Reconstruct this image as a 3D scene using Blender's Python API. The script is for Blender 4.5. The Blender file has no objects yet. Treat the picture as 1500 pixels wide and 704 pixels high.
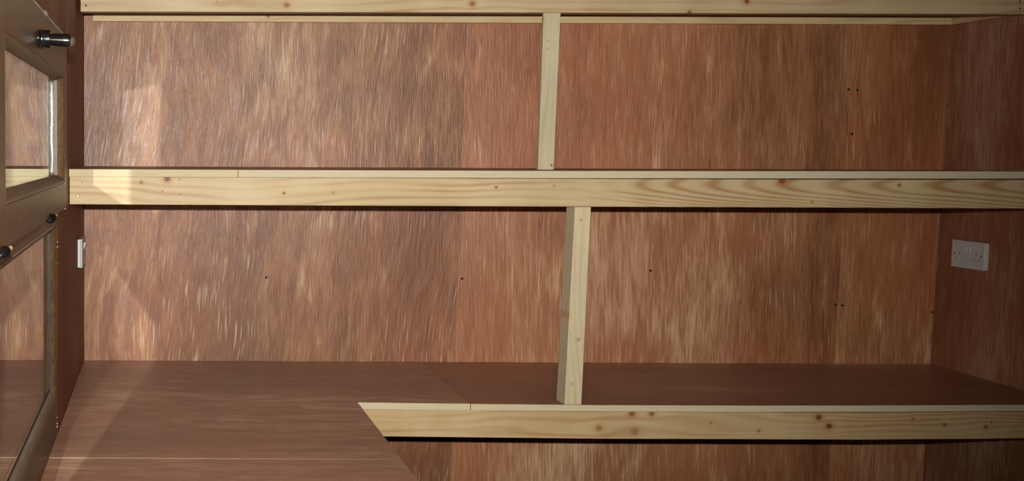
import bpy, bmesh, math, random
from mathutils import Vector, Matrix
random.seed(4)
S = bpy.context.scene
COL = S.collection

# ---------------------------------------------------------------- camera, world, flash, exposure
HC = 1.58                    # lens height; the back wall stands 3.71 m in front of it
F_PX = 1715.0
PITCH, ROLL = math.radians(4.36), 0.0045
CX, CY = 235.6, 344.8        # optical axis in the frame (the picture is a crop)
fwd = Vector((0, math.cos(PITCH), -math.sin(PITCH)))
up0 = Vector((0, math.sin(PITCH), math.cos(PITCH)))
rt0 = Vector((1, 0, 0))
RT = rt0*math.cos(ROLL) + up0*math.sin(ROLL)
UP = up0*math.cos(ROLL) - rt0*math.sin(ROLL)
EYE = Vector((0, 0, HC))
cam_d = bpy.data.cameras.new('camera')
cam = bpy.data.objects.new('camera', cam_d); COL.objects.link(cam)
m = Matrix((RT, UP, -fwd)).transposed().to_4x4(); m.translation = EYE
cam.matrix_world = m
cam_d.sensor_width = 36; cam_d.lens = F_PX/1500*36
cam_d.shift_x = (750-CX)/1500; cam_d.shift_y = (CY-352)/1500
cam_d.clip_start = .01
S.camera = cam

S.view_settings.view_transform = 'Standard'; S.view_settings.look = 'None'
S.view_settings.gamma = 1; S.view_settings.use_curve_mapping = False
S.view_settings.exposure = 0.0

world = bpy.data.worlds.new('night'); S.world = world; world.use_nodes = True
world.node_tree.nodes['Background'].inputs[0].default_value = (.35, .4, .5, 1)
world.node_tree.nodes['Background'].inputs[1].default_value = .004

def lamp(name, loc, target, power, size, blend, radius, color):
    d = bpy.data.lights.new(name, 'SPOT'); d.energy = power; d.spot_size = math.radians(size)
    d.spot_blend = blend; d.shadow_soft_size = radius; d.color = color
    o = bpy.data.objects.new(name, d); COL.objects.link(o); o.location = loc
    o.rotation_euler = (Vector(target)-Vector(loc)).to_track_quat('-Z', 'Y').to_euler()
    return o
lamp('camera_flash', (0, 0, HC+.09), (.25, 3.7, HC+.15), 440, 84, 1., .012, (1, .985, .93))      # the flash above the lens
_az = math.atan(.0885) + math.radians(84)               # added light's hard cone edge stops it just short of the window's far stile
lamp('flash_reflection_lamp', (-.478, 0, HC+.09), (-.478+math.sin(_az), math.cos(_az), HC+.09), 1350, 168, 0., .010, (1, .985, .93))  # added mirror image of the flash, in place of its reflection off the panes

# ---------------------------------------------------------------- pixel of the photograph -> point in the shed
def ray(px, py):
    return fwd + RT*((px-CX)/F_PX) - UP*((py-CY)/F_PX)
def at(px, py, y):                       # on the plane at distance y
    r = ray(px, py); return EYE + r*(y/r.y)
def on_x(px, py, x):
    r = ray(px, py); return EYE + r*(x/r.x)
ZB, ZF = 3.71, 3.11                      # back wall, front edge of counter and long shelf

# ---------------------------------------------------------------- materials
def rgb(r, g, b):
    f = lambda c: (c/255/12.92 if c <= 10 else ((c/255+.055)/1.055)**2.4)
    return (f(r), f(g), f(b), 1)
class NT:
    def __init__(s, name):
        s.m = bpy.data.materials.new(name); s.m.use_nodes = True
        s.t = s.m.node_tree; s.n = s.t.nodes; s.l = s.t.links
        s.b = s.n['Principled BSDF']
        s.tc = s.n.new('ShaderNodeTexCoord').outputs['Object']
    def link(s, a, b): s.l.new(a, b)
    def val(s, sock, v):
        if hasattr(v, 'is_output'): s.link(v, sock)
        else: sock.default_value = v
    def math(s, op, a, b=0., c=0., clamp=False):
        n = s.n.new('ShaderNodeMath'); n.operation = op; n.use_clamp = clamp
        s.val(n.inputs[0], a); s.val(n.inputs[1], b); s.val(n.inputs[2], c); return n.outputs[0]
    def xyz(s, v):
        n = s.n.new('ShaderNodeSeparateXYZ'); s.link(v, n.inputs[0]); return n.outputs
    def comb(s, x, y, z):
        n = s.n.new('ShaderNodeCombineXYZ')
        for i, v in enumerate((x, y, z)): s.val(n.inputs[i], v)
        return n.outputs[0]
    def noise(s, v, scale, detail=3., rough=.55, dist=0.):
        n = s.n.new('ShaderNodeTexNoise'); s.link(v, n.inputs['Vector'])
        n.inputs['Scale'].default_value = scale; n.inputs['Detail'].default_value = detail
        n.inputs['Roughness'].default_value = rough; n.inputs['Distortion'].default_value = dist
        return n.outputs['Fac']
    def ramp(s, f, lo, hi, a=0., b=1.):
        n = s.n.new('ShaderNodeMapRange'); n.interpolation_type = 'SMOOTHSTEP'
        s.val(n.inputs[0], f); n.inputs[1].default_value = lo; n.inputs[2].default_value = hi
        n.inputs[3].default_value = a; n.inputs[4].default_value = b; return n.outputs[0]
    def mix(s, f, a, b, mode='MIX'):
        n = s.n.new('ShaderNodeMix'); n.data_type = 'RGBA'; n.blend_type = mode
        s.val(n.inputs[0], f); s.val(n.inputs[6], a); s.val(n.inputs[7], b); return n.outputs[2]
    def bump(s, h, strength, dist):
        n = s.n.new('ShaderNodeBump'); n.inputs['Strength'].default_value = strength
        n.inputs['Distance'].default_value = dist; s.link(h, n.inputs['Height'])
        s.link(n.outputs[0], s.b.inputs['Normal'])

def plywood(name, grain='z', seed=0., ripple=1., dash=.6, slant=.12, tint=(1, 1, 1), rough=.5, sheen=.35, pale=0., wave=.03, bump=.45):
    """Red-brown rotary-cut plywood; grain runs along the given axis."""
    t = NT(name); x, y, z = t.xyz(t.tc)
    if grain == 'z': al, ac, th = z, t.math('ADD', x, y), y
    elif grain == 'x': al, ac, th = x, y, z
    else: al, ac, th = y, x, z
    wav = t.math('MULTIPLY', t.math('SUBTRACT', t.noise(t.comb(seed+3.1, t.math('MULTIPLY', al, .8), t.math('MULTIPLY', ac, .9)), 2.4, 1), .5), wave)
    acw = t.math('ADD', ac, wav)
    sl = t.math('ADD', acw, t.math('MULTIPLY', al, slant))
    A = t.noise(t.comb(t.math('MULTIPLY', acw, 1.), seed, t.math('MULTIPLY', al, .028)), 330., 2, .6)
    A2 = t.noise(t.comb(sl, seed+9, t.math('MULTIPLY', al, .07)), 120., 3, .7)
    B = t.noise(t.comb(sl, seed+5, t.math('MULTIPLY', al, .17)), 34., 4, .68, .12)
    R = t.noise(t.comb(sl, seed+7, t.math('MULTIPLY', al, .24)), 30., 3, .6, .1)
    D = t.noise(t.comb(ac, seed+2, t.math('MULTIPLY', al, .55)), 2.3, 2, .5)
    D2 = t.noise(t.comb(ac, seed+12, t.math('MULTIPLY', al, .12)), 4.5, 2, .5)
    K = t.noise(t.comb(acw, seed+21, t.math('MULTIPLY', al, .10)), 95., 1, .5)
    tone = t.math('MULTIPLY', A, .38)
    tone = t.math('MULTIPLY_ADD', A2, .30, tone)
    tone = t.math('MULTIPLY_ADD', B, .34, tone)
    tone = t.math('MULTIPLY_ADD', R, .30*ripple, tone)
    tone = t.math('MULTIPLY_ADD', D, .52, tone)
    tone = t.math('MULTIPLY_ADD', D2, .44, tone)
    mid = (.38+.30+.34+.30*ripple+.52+.44)/2
    f1 = t.ramp(tone, mid-.27, mid+.33)
    dk, md, lt = rgb(112, 70, 42), rgb(154, 107, 73), rgb(202, 170, 136)
    c = t.mix(t.ramp(f1, 0, .55), dk, md); c = t.mix(t.ramp(f1, .5, 1.0), c, lt)
    fl = t.ramp(t.math('MULTIPLY', R, B), .33, .46)          # pale torn flecks
    c = t.mix(t.math('MULTIPLY', fl, .20*ripple), c, rgb(226, 203, 186))
    ds = t.ramp(K, .68, .80)                                   # short dark dashes
    c = t.mix(t.math('MULTIPLY', ds, dash), c, rgb(96, 52, 36))
    hue = t.noise(t.comb(ac, seed+31, al), 1.7, 1)
    c = t.mix(t.ramp(hue, .35, .65, 0, .32), c, rgb(172, 104, 70))
    rp = t.ramp(t.noise(t.comb(sl, seed+51, t.math('MULTIPLY', al, .30)), 21., 3, .55, .15), .46, .60)   # dark ripple figure
    c = t.mix(t.math('MULTIPLY', rp, .42*ripple if ripple > 1 else .20*ripple), c, rgb(122, 74, 46))
    fib = t.ramp(t.noise(t.comb(sl, seed+41, t.math('MULTIPLY', al, .045)), 190., 2, .5), .56, .70)   # pale raised fibres
    fm = t.ramp(t.noise(t.comb(ac, seed+44, t.math('MULTIPLY', al, .6)), 4., 3, .5), .43, .62)
    c = t.mix(t.math('MULTIPLY', t.math('MULTIPLY', fib, fm), .16+.32*ripple), c, rgb(216, 196, 172))
    c = t.mix(pale, c, rgb(176, 150, 136))
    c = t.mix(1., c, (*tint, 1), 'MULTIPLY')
    t.link(c, t.b.inputs['Base Color'])
    t.val(t.b.inputs['Roughness'], t.math('MULTIPLY_ADD', A2, .40, rough-.20))
    t.b.inputs['Specular IOR Level'].default_value = sheen
    t.bump(t.math('ADD', t.math('ADD', A, A2), t.math('MULTIPLY', R, 1.6)), bump, .002)
    return t.m

def pine(name, axis='x', seed=0., knots=(), arches=None, base=(204, 178, 136), ring=(176, 132, 84), freq=340., rough=.5, sawn=0.):
    """Planed softwood: growth lines bending round knots. knots: (along, up, radius, darkness)."""
    t = NT(name); x, y, z = t.xyz(t.tc)
    al, ac = (x, z) if axis == 'x' else ((z, x) if axis == 'z' else (y, z))
    n1 = t.math('SUBTRACT', t.noise(t.comb(t.math('MULTIPLY', al, .9), seed, t.math('MULTIPLY', ac, 6.)), 1.6, 2, .45), .5)
    g = t.math('MULTIPLY_ADD', n1, .13, ac)
    g = t.math('ADD', g, t.math('MULTIPLY', y if axis != 'y' else x, .8))
    dark = None; halo = None
    for (ka, ku, kr, kd) in knots:
        da = t.math('SUBTRACT', al, ka); du = t.math('SUBTRACT', ac, ku)
        e = t.math('ADD', t.math('POWER', t.math('DIVIDE', t.math('ABSOLUTE', da), kr*3.2), 2.), t.math('POWER', t.math('DIVIDE', t.math('ABSOLUTE', du), kr*1.5), 2.))
        bend = t.math('EXPONENT', t.math('MULTIPLY', e, -1.))
        sgn = t.math('MULTIPLY', t.math('DIVIDE', du, kr), bend)
        g = t.math('MULTIPLY_ADD', sgn, -kr*.75, g)
        dd = t.math('SQRT', t.math('ADD', t.math('MULTIPLY', da, da), t.math('MULTIPLY', t.math('MULTIPLY', du, du), 1.3)))
        k = t.math('MULTIPLY', t.ramp(dd, kr*.35, kr*.85, 1., 0.), kd)
        h = t.math('MULTIPLY', t.ramp(dd, kr*.6, kr*1.9, 1., 0.), min(1., kd))
        rr = t.math('MULTIPLY_ADD', t.math('SINE', t.math('DIVIDE', dd, kr*.055)), .18, .82)
        k = t.math('MULTIPLY', k, rr)
        dark = k if dark is None else t.math('MAXIMUM', dark, k)
        halo = h if halo is None else t.math('MAXIMUM', halo, h)
    ph = t.math('MULTIPLY', g, freq)
    if arches:                                           # flat-sawn arches: (start, full, mid height)
        a0, a1, zc = arches
        d = t.math('SUBTRACT', ac, zc)
        d2 = t.math('MULTIPLY', d, d)
        q = t.math('SUBTRACT', al, t.math('MULTIPLY', d2, 170.))
        q = t.math('MULTIPLY_ADD', n1, .5, q)
        ph2 = t.math('ADD', t.math('MULTIPLY', q, 46.), t.math('MULTIPLY', t.math('MULTIPLY', al, al), 3.2))
        w = t.ramp(al, a0, a1)
        s1 = t.math('SINE', ph); s2 = t.math('SINE', ph2)
        s2 = t.math('MULTIPLY_ADD', t.math('COSINE', ph2), .0, s2)
        sn = t.math('ADD', t.math('MULTIPLY', s1, t.math('SUBTRACT', 1., w)), t.math('MULTIPLY', s2, w))
    else:
        sn = t.math('SINE', ph)
    rg = t.math('POWER', t.math('MULTIPLY_ADD', sn, .5, .5), 2.2)
    vis = t.ramp(t.noise(t.comb(t.math('MULTIPLY', al, 1.1), seed+4, t.math('MULTIPLY', ac, 9.)), 2., 1), .35, .7, .2, .85)
    if arches: vis = t.math('MAXIMUM', vis, t.math('MULTIPLY', w, .9))
    c = t.mix(t.math('MULTIPLY', rg, vis), rgb(*base), rgb(*ring))
    fine = t.noise(t.comb(t.math('MULTIPLY', al, .05), t.math('MULTIPLY', y, 1.), ac), 420., 2)
    c = t.mix(t.ramp(fine, .3, .7, 0, .14), c, rgb(170, 124, 78))
    blot = t.noise(t.tc, 6., 2)
    c = t.mix(t.ramp(blot, .4, .7, 0, .22), c, rgb(222, 204, 168))
    saw = t.math('POWER', t.math('MULTIPLY_ADD', t.math('SINE', t.math('MULTIPLY', al, 620.)), .5, .5), 3.)
    c = t.mix(t.math('MULTIPLY', saw, sawn), c, rgb(120, 90, 60))
    if dark is not None:
        c = t.mix(t.math('MULTIPLY', halo, .6), c, rgb(176, 112, 62))
        c = t.mix(dark, c, rgb(84, 44, 26))
    t.link(c, t.b.inputs['Base Color'])
    t.b.inputs['Roughness'].default_value = rough
    t.b.inputs['Specular IOR Level'].default_value = .3
    t.bump(fine, .2, .0006)
    return t.m

def ply_edge(name, z0, lines=.5, base=(206, 192, 162)):
    t = NT(name); x, y, z = t.xyz(t.tc)
    n = t.noise(t.comb(t.math('MULTIPLY', x, .5), 0., t.math('MULTIPLY', z, 14.)), 22., 3)
    zz = t.math('DIVIDE', t.math('SUBTRACT', z, z0), .0042)
    fr = t.math('FRACT', zz)
    ln = t.ramp(t.math('ABSOLUTE', t.math('SUBTRACT', fr, .5)), .0, .22, 1., 0.)
    c = t.mix(t.math('MULTIPLY', ln, lines), rgb(*base), rgb(150, 122, 84))
    c = t.mix(t.ramp(n, .55, .75, 0, .5), c, rgb(160, 140, 112))
    c = t.mix(t.ramp(t.noise(t.tc, 3., 2), .4, .7, 0, .3), c, rgb(206, 184, 140))
    t.link(c, t.b.inputs['Base Color']); t.b.inputs['Roughness'].default_value = .7
    t.b.inputs['Specular IOR Level'].default_value = .15
    return t.m

def plain(name, col, rough=.5, metal=0., spec=.5, grain=0., bumpy=0.):
    t = NT(name)
    n = t.noise(t.tc, 60., 3)
    c = t.mix(t.ramp(n, .3, .7, 0, .25 if not grain else grain), rgb(*col), rgb(*[int(v*.7) for v in col]))
    t.link(c, t.b.inputs['Base Color'])
    t.b.inputs['Roughness'].default_value = rough; t.b.inputs['Metallic'].default_value = metal
    t.b.inputs['Specular IOR Level'].default_value = spec
    if bumpy: t.bump(n, bumpy, .001)
    return t.m

def foil(name, dust_light=0.):
    """Dark brown wood-grain foil on plastic window profiles."""
    t = NT(name); x, y, z = t.xyz(t.tc)
    n = t.noise(t.comb(t.math('MULTIPLY', x, 3.), t.math('MULTIPLY', y, .35), z), 60., 3)
    c = t.mix(t.ramp(n, .3, .7), rgb(74, 54, 36), rgb(94, 70, 48))
    if dust_light:
        g = t.n.new('ShaderNodeNewGeometry'); nz = t.xyz(g.outputs['Normal'])[2]
        d = t.math('MULTIPLY', t.ramp(nz, .1, .6), t.ramp(t.noise(t.tc, 14., 3), .3, .6, dust_light*.6, dust_light))  # dusty grey; flash light on upward faces is painted in with it
        c = t.mix(d, c, rgb(168, 164, 150))
    t.link(c, t.b.inputs['Base Color']); t.b.inputs['Roughness'].default_value = .38
    t.b.inputs['Specular IOR Level'].default_value = .3
    t.bump(n, .15, .0005)
    return t.m

def glass_mat():
    t = NT('window glass'); t.n.remove(t.b)
    g = t.n.new('ShaderNodeNewGeometry')
    v = t.n.new('ShaderNodeVectorMath'); v.operation = 'DOT_PRODUCT'
    t.link(g.outputs['Normal'], v.inputs[0]); t.link(g.outputs['Incoming'], v.inputs[1])
    c = t.math('ABSOLUTE', v.outputs['Value'])
    f = t.math('MULTIPLY_ADD', t.math('POWER', t.math('SUBTRACT', 1., c), 5.), .92, .05, True)
    tr = t.n.new('ShaderNodeBsdfTransparent'); tr.inputs[0].default_value = (.95, .98, .97, 1)
    gl = t.n.new('ShaderNodeBsdfGlossy'); gl.inputs['Roughness'].default_value = .0
    gl.inputs[0].default_value = (.97, .97, .97, 1)
    mx = t.n.new('ShaderNodeMixShader'); t.link(f, mx.inputs[0]); t.link(tr.outputs[0], mx.inputs[1]); t.link(gl.outputs[0], mx.inputs[2])
    t.link(mx.outputs[0], t.n['Material Output'].inputs[0])
    return t.m

def spacer_mat(name, col):
    t = NT(name); x, y, z = t.xyz(t.tc)
    fz = t.math('SUBTRACT', t.math('FRACT', t.math('DIVIDE', z, .0042)), .5)
    s1 = t.math('SUBTRACT', t.math('ABSOLUTE', t.math('ADD', x, .2515)), .0045)
    d = t.math('SQRT', t.math('ADD', t.math('POWER', t.math('MULTIPLY', t.math('ABSOLUTE', fz), .0042), 2.), t.math('POWER', t.math('ABSOLUTE', s1), 2.)))
    h = t.ramp(d, .0007, .0013, 1., 0.)
    t.link(t.mix(h, rgb(*col), rgb(20, 20, 20)), t.b.inputs['Base Color'])
    t.link(t.math('SUBTRACT', 1., h, clamp=True), t.b.inputs['Metallic']); t.b.inputs['Roughness'].default_value = .26
    return t.m

M = dict(
    screw=plain('screw steel', (120, 112, 96), .4, .8),
    hole=plain('screw hole', (40, 26, 18), .9),
    white=plain('white plastic', (190, 190, 188), .4, grain=.04),
    pin=plain('pin hole grey', (140, 136, 130), .5), dark=plain('dark recess', (22, 20, 18), .8),  # pin holes greyed: the glint on their edges is painted in
    black=plain('black plastic', (14, 14, 15), .22, spec=.6),
    tip=plain('smoky clear tip', (92, 78, 66), .25, spec=.6),
    brass=plain('brass', (176, 146, 96), .35, .5),
    seal=plain('silicone sealant', (196, 194, 184), .4),
    grey=plain('grey gasket', (30, 34, 34), .45),
    foil=foil('brown window foil'), sill=foil('dusty top-lit brown window foil', .8),
    glass=glass_mat(), spacer=spacer_mat('perforated aluminium', (170, 174, 174)), spacer2=spacer_mat('shaded perforated aluminium', (70, 70, 64)),  # lower bar darkened: its dimmer light is painted into the colour
    board=plain('grey floor board', (70, 62, 54), .8, grain=.5, bumpy=.4),
    stud=plain('dark wall cavity', (58, 46, 38), .9),
)

# ---------------------------------------------------------------- building helpers
def tag(o, label=None, cat=None, group=None, kind=None):
    if label: o['label'] = label
    if cat: o['category'] = cat
    if group: o['group'] = group
    if kind: o['kind'] = kind
    return o
def empty(name, loc=(0, 0, 0)):
    o = bpy.data.objects.new(name, None); COL.objects.link(o); o.location = loc; o.empty_display_size = .1
    return o
def build(name, bm, mats, parent=None, bevel=0., smooth=False, edge=None):
    bmesh.ops.recalc_face_normals(bm, faces=bm.faces)
    me = bpy.data.meshes.new(name)
    if edge: # second slot on faces pointing along one of these directions
        for f in bm.faces:
            f.material_index = 1 if any(f.normal.dot(Vector(d)) > .8 for d in edge) else 0
    bm.to_mesh(me); bm.free()
    for x in (mats if isinstance(mats, (list, tuple)) else [mats]): me.materials.append(x)
    if smooth:
        for p in me.polygons: p.use_smooth = True
        me.set_sharp_from_angle(angle=math.radians(40))
    o = bpy.data.objects.new(name, me); COL.objects.link(o)
    if parent is not None:
        o.parent = parent; o.matrix_parent_inverse = Matrix.Translation(-Vector(parent.location))
    if bevel:
        md = o.modifiers.new('bevel', 'BEVEL'); md.width = bevel; md.segments = 2; md.limit_method = 'ANGLE'
        md.harden_normals = False
    return o
def prism(bm, pts, vec):
    pts = [Vector(p) for p in pts]; vec = Vector(vec)
    a = [bm.verts.new(p) for p in pts]; b = [bm.verts.new(p+vec) for p in pts]
    bm.faces.new(a); bm.faces.new(b[::-1])
    for i in range(len(pts)):
        j = (i+1) % len(pts); bm.faces.new((a[j], a[i], b[i], b[j]))
def Bprism(pts, vec):
    bm = bmesh.new(); prism(bm, pts, vec); return bm
def box(bm, x0, x1, y0, y1, z0, z1):
    prism(bm, [(x0, y0, z0), (x1, y0, z0), (x1, y0, z1), (x0, y0, z1)], (0, y1-y0, 0))
def Bbox(*a):
    bm = bmesh.new(); box(bm, *a); return bm
def lathe(bm, c, axis, prof, n=20, squash=None):
    """prof: (distance along axis, radius); squash: scale of the first cross direction."""
    c = Vector(c); ax = Vector(axis).normalized()
    u = ax.cross(Vector((0, 0, 1)) if abs(ax.z) < .9 else Vector((1, 0, 0))).normalized(); v = ax.cross(u)
    rings = []
    for d, r in prof:
        s = squash or 1
        rings.append([bm.verts.new(c+ax*d+(u*math.cos(2*math.pi*i/n)*s+v*math.sin(2*math.pi*i/n))*r) for i in range(n)])
    for a, b in zip(rings, rings[1:]):
        for i in range(n):
            bm.faces.new((a[i], a[(i+1) % n], b[(i+1) % n], b[i]))
    bm.faces.new(rings[0][::-1]); bm.faces.new(rings[-1])
def screw(parent, p, nrm=(0, -1, 0), r=.0032, hole=False):
    bm = bmesh.new()
    if hole: lathe(bm, Vector(p), nrm, [(-.001, r), (.0002, r), (.0003, r*.5)], 10)
    else:
        lathe(bm, Vector(p), nrm, [(-.002, r*.6), (.0002, r), (.0007, r*.92), (.0005, r*.4), (.0001, r*.3)], 12)
    return build('screw_hole' if hole else 'screw', bm, M['hole'] if hole else M['screw'], parent)
def hz(dz): return HC+dz
def lin(p, q, h):                        # point on the line p-q at height h
    t = (h-p.z)/(q.z-p.z); return p+(q-p)*t

# ---------------------------------------------------------------- the room
CEIL = 2.36
cl0, cl1 = at(125.5, 60, ZB), at(121, 527, ZB)          # left rear corner
cr0, cr1 = at(1395, 40, ZB), at(1363, 531, ZB)          # right rear corner
XL = -.245
def xr(h): return lin(cr0, cr1, h).x
s10, s11 = at(683, 35, ZB), at(660, 700, ZB)            # the two joints of the back sheets
s20, s21 = at(1251, 40, ZB), at(1214, 702, ZB)
wb = tag(build('wall_back', Bbox(-.5, 2.75, ZB+.0125, ZB+.06, 0, CEIL), M['stud']), kind='structure')
mb = [plywood('rippled red plywood', seed=1.3, ripple=1.3, dash=.3, slant=-.10, wave=.10, rough=.44, sheen=.5, bump=.5, tint=(1.0, .97, .90)),
      plywood('red plywood with dark flecks', seed=14.2, ripple=.55, dash=.8, slant=.02, tint=(1.10, 1.02, .95), rough=.44, sheen=.6),
      plywood('red plywood end sheet', seed=27.8, ripple=.5, dash=.75, slant=.02, tint=(1.12, 1.0, .88), rough=.44, sheen=.6)]
H0, H1 = .005, CEIL-.005
joint = plain('pale dusty joint', (150, 140, 128), .9)
def sheet(l0, l1, r0, r1, gl, gr, mat, dy=0.):
    a, b = lin(l0, l1, H0), lin(r0, r1, H0); c, d = lin(r0, r1, H1), lin(l0, l1, H1)
    pts = [(a.x+gl, ZB+dy, H0), (b.x-gr, ZB+dy, H0), (c.x-gr, ZB+dy, H1), (d.x+gl, ZB+dy, H1)]
    return build('plywood_sheet', Bprism(pts, (0, .012-dy, 0)), mat, wb, bevel=.0008)
L0, L1 = Vector((XL, ZB, 0)), Vector((XL, ZB, 2))
sh1 = sheet(L0, L1, s10, s11, .001, .0008, mb[0])
sh2 = sheet(s10, s11, s20, s21, .0010, .0002, mb[1], .0015)
build('joint_strip', Bprism([(lin(s10, s11, h).x+o, ZB+.004, h) for h, o in ((H0, -.0007), (H0, .0009), (H1, .0009), (H1, -.0007))], (0, .006, 0)), joint, wb)
sh3 = sheet(s20, s21, cr0, cr1, .0004, -.01, mb[2], .0025)
for s, px, py in ((sh2, 677, 408), (sh2, 953, 396), (sh2, 1224, 446), (sh3, 1234, 447), (sh3, 1366, 457), (sh2, 1243, 131), (sh3, 1256, 132),
                  (sh3, 1388, 154), (sh2, 1248, 196), (sh1, 390, 406)):
    screw(s, at(px, py, ZB+(.0015 if s is sh2 else .0025 if s is sh3 else 0)), r=.0042, hole=True)

# right wall (one sheet, leaning as the corner does)
a, d = xr(0), xr(CEIL)
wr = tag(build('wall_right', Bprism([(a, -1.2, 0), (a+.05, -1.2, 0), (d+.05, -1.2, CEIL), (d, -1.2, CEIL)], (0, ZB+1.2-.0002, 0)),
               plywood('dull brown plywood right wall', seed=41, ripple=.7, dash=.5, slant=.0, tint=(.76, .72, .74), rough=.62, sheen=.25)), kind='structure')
# left wall: sheets round the window opening
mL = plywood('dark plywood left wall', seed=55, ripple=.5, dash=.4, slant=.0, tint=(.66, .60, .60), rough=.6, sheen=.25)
wl = tag(empty('wall_left', (XL, 1.2, 0)), kind='structure')
WY0, WY1, WT, WB = 1.53, 2.746, .25, -.70               # window opening
def lsheet(poly):
    return build('plywood_sheet', Bprism([(XL, y, z) for y, z in poly], (-.012, 0, 0)), mL, wl, bevel=.0006)
lsheet([(WY1+.001, .005), (ZB, .005), (ZB, H1), (2.87, H1), (2.87, hz(WT)+.002), (WY1+.001, hz(WT)+.002)])
lsheet([(WY0-.05, hz(WT)+.001), (2.868, hz(WT)+.001), (2.868, H1), (WY0-.05, H1)])
lsheet([(WY0, .005), (WY1-.001, .005), (WY1-.001, hz(-.684)), (WY0, hz(-.684))])
lsheet([(-1.2, .005), (WY0-.001, .005), (WY0-.001, hz(WT)-.001), (WY0-.052, hz(WT)-.001), (WY0-.052, H1), (-1.2, H1)])
tag(build('wall_front', Bbox(-.30, 2.6, -1.26, -1.2, 0, CEIL), plywood('plywood front wall', seed=70, tint=(.45, .4, .38))), kind='structure')
tag(build('floor', Bbox(-.30, 2.75, -1.26, ZB+.06, -.05, 0), M['board']), kind='structure')
tag(build('ceiling', Bbox(-.30, 2.75, -1.26, ZB+.06, CEIL, CEIL+.04), plywood('plywood ceiling', 'x', seed=80, tint=(.4, .36, .34))), kind='structure')

# ---------------------------------------------------------------- counter
ZC = hz(-.684)                                           # top of the counter
mc1 = plywood('counter plywood', 'x', seed=93, ripple=1.3, dash=.35, slant=.0, tint=(1.12, 1.05, 1.02), rough=.45, sheen=.9, pale=.30, bump=.35)
mc2 = plywood('counter plywood right', 'x', seed=107, ripple=.35, dash=.25, slant=.0, tint=(.94, .85, .82), rough=.45, sheen=.9, pale=.2, bump=.3)
me1 = ply_edge('plywood edge', ZC-.018, .25)
leg_e = at(524, 589, ZF).x; jx = at(689, 591, ZF).x
ct = tag(empty('corner_counter', (.5, ZF, 0)), 'L-shaped red-brown plywood counter with a pale pine front rail, below the long shelf', 'counter')
def slab(poly, top, t=.018): return Bprism([(x, y, top-t) for x, y in poly], (0, 0, t))
XRc = xr(ZC)
FR = (0, -1, 0)
def slab3(pts, t=.018): return Bprism([(x, y, z-t) for x, y, z in pts], (0, 0, t))
zj, zl = at(689, 591, ZF).z, at(524, 589, ZF).z
build('counter_top', slab3([(XL+.001, ZB-.001, ZC), (jx-.0004, ZB-.001, ZC), (jx-.0003, ZF, zj), (leg_e, ZF, zl), (leg_e, 2.532, ZC), (XL+.001, 2.532, ZC)]), [mc1, me1], ct, .0003, edge=[FR, (1, 0, 0)])
build('counter_top', slab3([(XL+.001, 1.25, ZC), (leg_e, 1.25, ZC), (leg_e, 2.5317, ZC), (XL+.001, 2.5317, ZC-.0004)]), [mc1, me1], ct, .0003, edge=[FR, (1, 0, 0)])
# right-hand board follows the slight sag seen along its front edge
fr = [at(689.8, 591.2, ZF), at(880, 593, ZF), at(1100, 593.7, ZF), at(1300, 593.4, ZF), at(1500, 592.5, ZF)]
fr.append(Vector((XRc-.001, ZF, fr[-1].z)))
bm = bmesh.new(); rows = []
for p in fr:
    rows.append([bm.verts.new(v) for v in ((p.x, ZF, p.z-.0175), (p.x, ZF, p.z), (p.x, ZB-.001, ZC), (p.x, ZB-.001, ZC-.0175))])
for a, b in zip(rows, rows[1:]):
    for i in range(4): bm.faces.new((a[i], a[(i+1) % 4], b[(i+1) % 4], b[i]))
bm.faces.new(rows[0][::-1]); bm.faces.new(rows[-1])
build('counter_top', bm, [mc2, me1], ct, .0006, edge=[FR])
def kz(px, py, y, r, d=.9):
    p = at(px, py, y); return (p.x, p.z, r, d)
pm = pine('knotty pine counter rail', seed=5, knots=[kz(878, 627, ZF, .014, .6), kz(930, 632, ZF, .018, .5), kz(926, 606, ZF, .013, .8), kz(955, 606, ZF, .011, .8),
          kz(1200, 611, ZF, .013, 1.), kz(1215, 624, ZF, .013, 1.), kz(1338, 613, ZF, .006, .7), kz(1384, 622, ZF, .007, .8), kz(1445, 625, ZF, .008, .8), kz(1112, 631, ZF, .005, .8), kz(1042, 619, ZF, .004, .9)],
          base=(190, 162, 118), ring=(162, 120, 76), sawn=.035)
top = [at(x, y, ZF+.002) for x, y in ((532, 598.8), (689, 600.6), (880, 602.8), (1260, 604), (1500, 602.8))]
bot = [at(x, y, ZF+.002) for x, y in ((562, 638.5), (700, 640.3), (880, 642.2), (1260, 643.6), (1500, 641.8))]
top[0].x = leg_e-.02; bot[0].x = leg_e-.02
for l in (top, bot): l.append(Vector((xr(l[-1].z)-.001, l[-1].y, l[-1].z)))
build('front_rail', Bprism(bot+top[::-1], (0, .044, 0)), pm, ct, .0012)
build('side_rail', Bbox(leg_e-.066, leg_e-.022, 1.26, ZF-.001, ZC-.090, ZC-.0195), pine('pine side rail', 'y', seed=8), ct, .0012)
build('wall_batten', Bbox(XL+.002, XRc-.004, ZB-.024, ZB-.001, ZC-.06, ZC-.0195), pine('pine counter batten', seed=9), ct, .001)
screw(ct, at(1453, 618, ZF), r=.002, hole=True)

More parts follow.
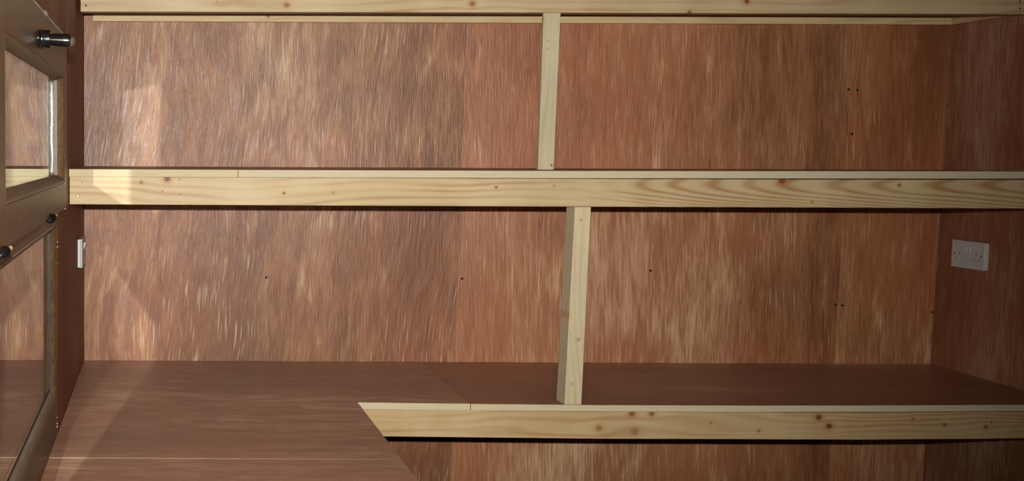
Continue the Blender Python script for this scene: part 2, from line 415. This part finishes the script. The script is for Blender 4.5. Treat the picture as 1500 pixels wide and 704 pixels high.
# ---------------------------------------------------------------- long middle shelf
ms = tag(empty('wall_shelf', (1.1, ZF, hz(-.062))), 'long full-width plywood shelf with a deep pine front rail, middle level above the counter', 'shelf')
me2 = ply_edge('striped plywood edge', hz(-.08), .75, (204, 190, 156)); me3 = ply_edge('pale plywood edge', hz(-.08), .35, (200, 188, 160))
mt = plywood('shelf top plywood', 'x', seed=120, ripple=.3, dash=.2, slant=.0, tint=(1., .86, .86), rough=.45, sheen=1.)
eL, eM, eR = at(103, 247.6, ZF), at(349, 248.6, ZF), at(1500, 250.8, ZF)
eMid = at(850, 250.2, ZF)
def board(pts, mats):                                    # pts along the front edge
    bm = bmesh.new(); rows = []
    for p in pts:
        back = at(700, 244.0+.0013*(p.x*500), ZB).z
        rows.append([bm.verts.new(v) for v in ((p.x, ZF, p.z-.0195), (p.x, ZF, p.z), (p.x, ZB-.001, hz(-.0635)+.0), (p.x, ZB-.001, hz(-.083)))])
    for a, b in zip(rows, rows[1:]):
        for i in range(4): bm.faces.new((a[i], a[(i+1) % 4], b[(i+1) % 4], b[i]))
    bm.faces.new(rows[0][::-1]); bm.faces.new(rows[-1])
    return build('shelf_board', bm, mats, ms, .0006, edge=[FR])
eL.x = XL+.001
eR2 = Vector((xr(eR.z)-.001, ZF, eR.z))
board([eL, eM+Vector((-.0005, 0, 0))], [mt, me2]); board([eM+Vector((.0005, 0, 0)), eMid, eR, eR2], [mt, me3])
yr = ZF+.0015
pr = pine('arched pine shelf rail', seed=17, arches=(1.0, 1.35, at(1100, 271, ZF).z),
          knots=[kz(245, 262, ZF, .013, 1.), kz(207, 267, ZF, .0055, 1.), kz(1146, 264.5, ZF, .015, .9), kz(416, 283, ZF, .005, 1.), kz(488, 282, ZF, .005, .4), kz(727, 274, ZF, .005, .9),
                 kz(1318, 271, ZF, .006, .9), kz(812, 272, ZF, .006, .3), kz(1190, 296, ZF, .004, .8)],
          base=(190, 168, 128), ring=(156, 114, 68), freq=250.)
top = [at(x, y, yr) for x, y in ((103, 258.4), (500, 260.2), (850, 261.8), (1200, 262.8), (1500, 263.2))]
bot = [at(x, y, yr) for x, y in ((103, 299), (500, 301), (850, 302.5), (1200, 303.8), (1500, 305.2))]
top[0].x = bot[0].x = XL+.002
for l in (top, bot): l.append(Vector((xr(l[-1].z)-.001, l[-1].y, l[-1].z)))
ry = build('front_rail', Bprism(bot+top[::-1], (0, .044, 0)), pr, ms, .0012)
for px, py in ((118.5, 268.5), (115.5, 285.8)): screw(ms, at(px, py, yr), r=.0035)
for px, py in ((238, 280), (263, 262.5), (264, 284)): screw(ms, at(px, py, yr), r=.0016, hole=True)
build('wall_batten', Bbox(XL+.002, xr(1.4)-.004, ZB-.024, ZB-.001, hz(-.125), hz(-.084)), pine('pine shelf batten', seed=19), ms, .001)

# ---------------------------------------------------------------- narrow top shelf
ZT = 3.38
tsf = tag(empty('wall_shelf', (1.1, ZT, hz(.46))), 'narrow top shelf seen only as a pine rail and wall battens along the upper edge', 'shelf')
pt = pine('knotty pine top rail', seed=31, knots=[kz(420, 7.5, ZT, .012, .75), kz(692, 5.5, ZT, .013, .75), kz(1094, 2, ZT, .010, 1.), kz(1010, 18, ZT, .008, .9), kz(318, 3, ZT, .006, .3)],
          base=(188, 168, 130), ring=(164, 128, 86), freq=260.)
bl, br = at(118, 17, ZT), at(1500, 20.8, ZT); br = Vector((xr(br.z)-.001, ZT, br.z))
bmid = at(800, 18.4, ZT)
build('front_rail', Bprism([bl, bmid, br, br+Vector((0, 0, .074)), bmid+Vector((0, 0, .074)), bl+Vector((0, 0, .074))], (0, .044, 0)), pt, tsf, .0012)
for px, py in ((126, 8), (125.5, -6), (1494, 2), (1494, 12.5)): screw(tsf, at(px, py, ZT), r=.0028, hole=True)
zt = bmid.z+.0745
bm = Bprism([(XL+.002, ZT-.002, zt), (xr(zt)-.002, ZT-.002, zt), (xr(zt)-.002, ZB-.001, zt), (XL+.002, ZB-.001, zt)], (0, 0, .018))
build('shelf_board', bm, [mt, me3], tsf, .0006, edge=[FR])
b0, b1 = at(136, 31, ZB-.02), at(1396, 36, ZB-.02); b1.x = xr(b1.z)-.001
bz = Vector((0, 0, .047)); bt = Vector((0, 0, zt-.0005-b0.z))
build('wall_batten', Bprism([b0, b1, Vector((b1.x, b1.y, zt-.0005)), Vector((b0.x, b0.y, zt-.0005))], (0, .0195, 0)), pine('pine top batten', seed=33, knots=[kz(392, 25, ZB, .006, .8)], base=(206, 182, 138), ring=(180, 144, 104)), tsf, .001)
x1 = xr(b1.z)
build('side_batten', Bprism([(x1-.0185, ZT+.045, b1.z-.001), (x1-.001, ZT+.045, b1.z-.001), (x1-.001, ZT+.045, zt-.001), (x1-.0185, ZT+.045, zt-.001)], (0, ZB-.0215-ZT-.045, 0)),
      pine('pine side batten', 'y', seed=36, base=(196, 168, 122)), tsf, .001)

# ---------------------------------------------------------------- posts
g = None
pu = pine('pale pine upper post', 'z', seed=44, base=(192, 182, 152), ring=(180, 162, 122), knots=[(at(808, 242, ZT).z, at(808, 242, ZT).x, .004, 1.), (at(803, 60, ZT).z, at(803, 60, ZT).x, .003, .5), (at(803, 72, ZT).z, at(803, 72, ZT).x, .003, .5)])
yp = ZT+.001
q = [at(796.6, 18.2, yp), at(821.3, 18.2, yp), at(811.2, 247, yp), at(788.2, 247, yp)]
zf_ = hz(-.0618)
q[2].z = q[3].z = zf_; q[0].z = q[1].z = lin(bl, br, 0).z if False else bmid.z-.0005
up = tag(build('support_post', Bprism(q, (0, .0155, 0)), pu, bevel=.001), 'slim pale pine post standing between the middle shelf and the top rail', 'post')
yl = ZF+.003
lp = pine('pale pine lower post', 'z', seed=48, base=(202, 188, 154), ring=(184, 156, 112),
          knots=[(at(847, 497, yl).z, at(847, 497, yl).x, .007, .45), (at(851, 322, yl).z, at(851, 322, yl).x, .004, .5), (at(838, 562, yl).z, at(838, 562, yl).x, .006, .3), (at(832, 462, yl).z, at(829, 462, yl).x, .010, .9)])
q = [at(842.3, 302.8, yl), at(865.9, 302.8, yl), at(851.9, 592, yl), at(827, 592, yl)]
ztop = min(v.z for v in bot[1:4])-.0005
ztop = at(850, 302.9, yl).z
zbot = at(850, 592.8, yl).z+.0008
for i in (0, 1): q[i].z = ztop
for i in (2, 3): q[i].z = zbot
lo = tag(build('support_post', Bprism(q, (-.0022, .060, 0)), lp, bevel=.0015), 'thick pale pine post standing on the counter under the middle shelf', 'post')

# ---------------------------------------------------------------- sockets
def socket(name, label, side, y0, y1, z0, z1, tx, depth=.014):
    """Double socket in a surface box. side=+1: on the left wall facing +x; -1: on the right wall."""
    cy, cz = (y0+y1)/2, (z0+z1)/2; w, h = (y1-y0)/2, (z1-z0)/2
    r = tag(empty(name, (tx, cy, cz)), label, 'socket')
    X = lambda d: tx+side*d
    def bx(nm, a, b, ya, yb, za, zb, mat, bev=.0008, par=None):
        x0, x1 = sorted((X(a), X(b)))
        return build(nm, Bbox(x0, x1, ya, yb, za, zb), mat, par or r, bev)
    bx('back_box', .0002, depth*.62, y0+.0015, y1-.0015, z0+.0015, z1-.0015, M['white'])
    bx('face_plate', depth*.64, depth, y0, y1, z0, z1, M['white'], .0018)
    for s in (-1, 1):
        yc = cy+s*w*.12
        bm = bmesh.new(); hw, hh = .0042, .0095; zc = cz+h*.40
        x0 = X(depth+.0002)
        prism(bm, [(x0, yc-hw, zc-hh), (X(depth+.0010), yc-hw, zc-hh), (X(depth+.0062), yc-hw, zc+hh), (x0, yc-hw, zc+hh)], (0, 2*hw, 0))
        build('rocker', bm, M['white'], r, .0006)
        bx('screw', depth-.0002, depth+.0008, cy+s*w*.81-.003, cy+s*w*.81+.003, cz-.003, cz+.003, M['screw'], .0012)
        oc = cy+s*w*.52; zo = cz-h*.22
        bx('pin_hole', depth-.0004, depth+.00025, oc-.0021, oc+.0021, zo+.0095, zo+.0185, M['pin'], 0)
        for q_ in (-1, 1):
            bx('pin_hole', depth-.0004, depth+.00025, oc+q_*.011-.0032, oc+q_*.011+.0032, zo-.006, zo-.002, M['pin'], 0)
    return r
pr1 = at(1397, 370, 3.62)
zt_, zb_ = at(1398, 350.5, 3.62).z, at(1395, 389.7, 3.62).z
xw = xr((zt_+zb_)/2)
rs = socket('double_socket', 'white double socket on the right wall, front face showing', -1, 3.478, 3.624, zb_, zt_, xw-.0005)
zt_, zb_ = at(119, 350, 3.43).z, at(119, 392.6, 3.43).z
socket('double_socket', 'white double socket seen edge-on on the dark left wall', 1, 3.43, 3.576, zb_, zt_, XL+.0003)

# ---------------------------------------------------------------- window in the left wall
def ring(name, prof, mat, parent, closed=False, bevel=0., smooth=False):
    """prof: list of ((y0,y1,z0,z1), x) rectangular sections lofted into one moulded frame."""
    bm = bmesh.new(); rs_ = []
    for (y0, y1, z0, z1), x in prof:
        rs_.append([bm.verts.new((x, y, hz(z))) for y, z in ((y0, z0), (y1, z0), (y1, z1), (y0, z1))])
    if closed: rs_.append(rs_[0])
    for a, b in zip(rs_, rs_[1:]):
        for i in range(4): bm.faces.new((a[i], a[(i+1) % 4], b[(i+1) % 4], b[i]))
    return build(name, bm, mat, parent, bevel, smooth)
def inset(r, d): return (r[0]+d, r[1]-d, r[2]+d, r[3]-d)
def mixr(a, b, t): return tuple(p+(q-p)*t for p, q in zip(a, b))
win = tag(empty('window_1', (XL, (WY0+WY1)/2, hz(-.684))), kind='structure')
# fixed frame with the lower light
O2 = (WY0+.002, WY1-.001, -.6838, WT-.002); T = -.120
O2 = (WY0+.002, WY1-.001, -.6835, T)
B2 = (1.60, 2.702, -.618, -.1825); P2 = (1.62, 2.687, -.566, -.196)
fr_ = ring('frame', [(O2, -.275), (O2, -.2465), (inset(O2, .0015), -.245), (B2, -.245), (P2, -.2562), (P2, -.275)], M['foil'], win, closed=True)
# bottom bead: rounded, dusty, with light on its top painted in
def bead(name, B, P, xf, xp, mat, parent, out=.0015, n=5):
    prof = [(inset(B, -.001), xf-.002), (inset(B, -.001), xf+out*.6)]
    for i in range(n+1):
        t = i/n; prof.append((mixr(B, P, t), xf+out-(xf+out-xp-.001)*(t**2.0)))
    prof.append((P, xp-.002)); prof.append((mixr(B, P, .5), xp-.002))
    return ring(name, prof, mat, parent, closed=True)
bead('glazing_bead', B2, P2, -.2452, -.2570, M['sill'], fr_, .0022)
G2 = mixr(P2, B2, .12)
ring('gasket', [(inset(P2, -.002), -.2562), (inset(P2, -.002), -.2555), (inset(P2, .002), -.2562), (inset(P2, .002), -.2572)], M['grey'], fr_, closed=True)
GP = inset(P2, -.001)
def pane(GP, x, parent):
    y0, y1, z0, z1 = GP
    build('pane', Bprism([(x, y0, hz(z0)), (x, y1, hz(z0)), (x, y1, hz(z1)), (x, y0, hz(z1))], (-.004, 0, 0)), M['glass'], parent)
def spacer(P, x, parent, d=.008, mat='spacer'):
    I = inset(P, d)
    J = inset(P, .0005)
    ring('spacer_bar', [(J, x-.005), (J, x-.019), (I, x-.019), (I, x-.005)], M[mat], parent, closed=True)
pane(GP, -.2575, fr_); spacer(P2, -.2575, fr_, .004, 'spacer2')
# head, near and far stile of the frame behind the opening sash
bm = bmesh.new()
box(bm, -.275, -.2455, WY0+.002, 1.60, hz(T)+.0005, hz(WT)-.002); box(bm, -.275, -.2455, 2.70, WY1-.001, hz(T)+.0005, hz(WT)-.002)
box(bm, -.275, -.2455, 1.6005, 2.6995, hz(.165), hz(WT)-.002)
build('frame_head', bm, M['foil'], win)
# opening sash, proud of the frame
SO = (1.598, 2.745, -.146, .2485); SB = (1.664, 2.684, -.084, .160); SP = (1.682, 2.665, -.0668, .1486)
sash = ring('sash', [(SO, -.2448), (SO, -.2235), (inset(SO, .0008), -.2217), (inset(SO, .0025), -.221), (inset(SB, -.0012), -.221), (inset(SB, -.0006), -.2222), (inset(SB, .001), -.2222), (SP, -.2365), (SP, -.2448)],
            M['foil'], win, closed=True)
bead('glazing_bead', inset(SB, .0006), SP, -.2218, -.2385, M['foil'], sash, .0012)
ring('gasket', [(inset(SP, -.002), -.2378), (inset(SP, -.002), -.2370), (inset(SP, .0012), -.2378), (inset(SP, .0012), -.2388)], M['grey'], sash, closed=True)
pane(inset(SP, -.001), -.2390, sash); spacer(SP, -.2405, sash, .006)
# handle on the top rail
hp = on_x(58, 57, -.221)
bm = bmesh.new()
lathe(bm, (hp.x+.0002, hp.y, hp.z), (1, 0, 0), [(0, .017), (.004, .0175), (.008, .0160), (.011, .0155), (.012, .0165), (.019, .0165), (.0205, .015), (.0208, .0115)], 28)
lathe(bm, (hp.x+.0205, hp.y, hp.z-.001), (1, 0, -.05), [(0, .0105), (.006, .0112), (.020, .0118), (.030, .0122), (.0345, .0112), (.0365, .0085)], 24)
lathe(bm, (hp.x+.0001, hp.y-.004, hp.z), (1, 0, 0), [(0, .0165), (.002, .0165), (.0038, .0150), (.0045, .012)], 32, 1.6)
hd = build('handle', bm, M['black'], sash, smooth=True)
hd['label'] = 'black window handle knob'
bm = bmesh.new()
lathe(bm, (hp.x+.0565, hp.y, hp.z-.004), (1, 0, -.15), [(0, .0085), (.003, .0092), (.0055, .0075), (.0075, .004)], 18)
build('handle_tip', bm, M['tip'], sash, smooth=True)
for px, py, sc in ((75.5, 321, 1.), (5, 371.5, 1.)):
    k = on_x(px, py, -.2185)
    bm = bmesh.new()
    lathe(bm, (k.x-.006, k.y-.012, k.z-.004), (.42, .75, .35), [(0, .003), (.004, .0065), (.010, .0088), (.017, .0092), (.022, .0075), (.0245, .003)], 18)
    hg = build('hinge', bm, M['black'], win, smooth=True); hg['label'] = 'black teardrop hinge cap under the sash'
    bm = bmesh.new()
    lathe(bm, (k.x+.004, k.y+.007, k.z+.0035), (.42, .75, .35), [(0, .0035), (.010, .0035), (.0105, .003)], 12)
    build('hinge_pin', bm, M['brass'], hg, smooth=True)
# sealant along the head of the window and blobs down its edge
bm = bmesh.new(); prev = None; n = 40
rings_ = []
for i in range(n+1):
    y = 1.7+(2.72-1.7)*i/n; r = .0016+.0010*random.random() + (.0035 if i in (21, 22) else 0)
    c = Vector((-.2225, y, hz(WT)+.0005))
    rings_.append([bm.verts.new(c+Vector((math.cos(a)*r, 0, math.sin(a)*r))) for a in [k*math.pi/3 for k in range(6)]])
for a, b in zip(rings_, rings_[1:]):
    for i in range(6): bm.faces.new((a[i], a[(i+1) % 6], b[(i+1) % 6], b[i]))
bm.faces.new(rings_[0]); bm.faces.new(rings_[-1][::-1])
build('sealant_bead', bm, M['seal'], win, smooth=True)
for px, py, r in ((95.3, 305.5, .0022), (94.5, 228.5, .0016), (95, 269, .0018)):
    c = on_x(px, py, -.2212); c.y = min(c.y, 2.745)
    bm = bmesh.new(); bmesh.ops.create_icosphere(bm, subdivisions=1, radius=r, matrix=Matrix.Translation(c)); build('sealant_blob', bm, M['seal'], win, smooth=True)
for px, py, r in ((84, 354, .0020), (84.2, 361, .0022), (84.5, 385, .0012), (83.5, 620, .0020), (82.5, 627, .0026), (83, 612, .0014)):
    c = on_x(px, py, XL); c.y = max(2.742, min(c.y, 2.76))
    bm = bmesh.new(); bmesh.ops.create_icosphere(bm, subdivisions=1, radius=r, matrix=Matrix.Translation(c)); build('sealant_blob', bm, M['seal'], win, smooth=True)
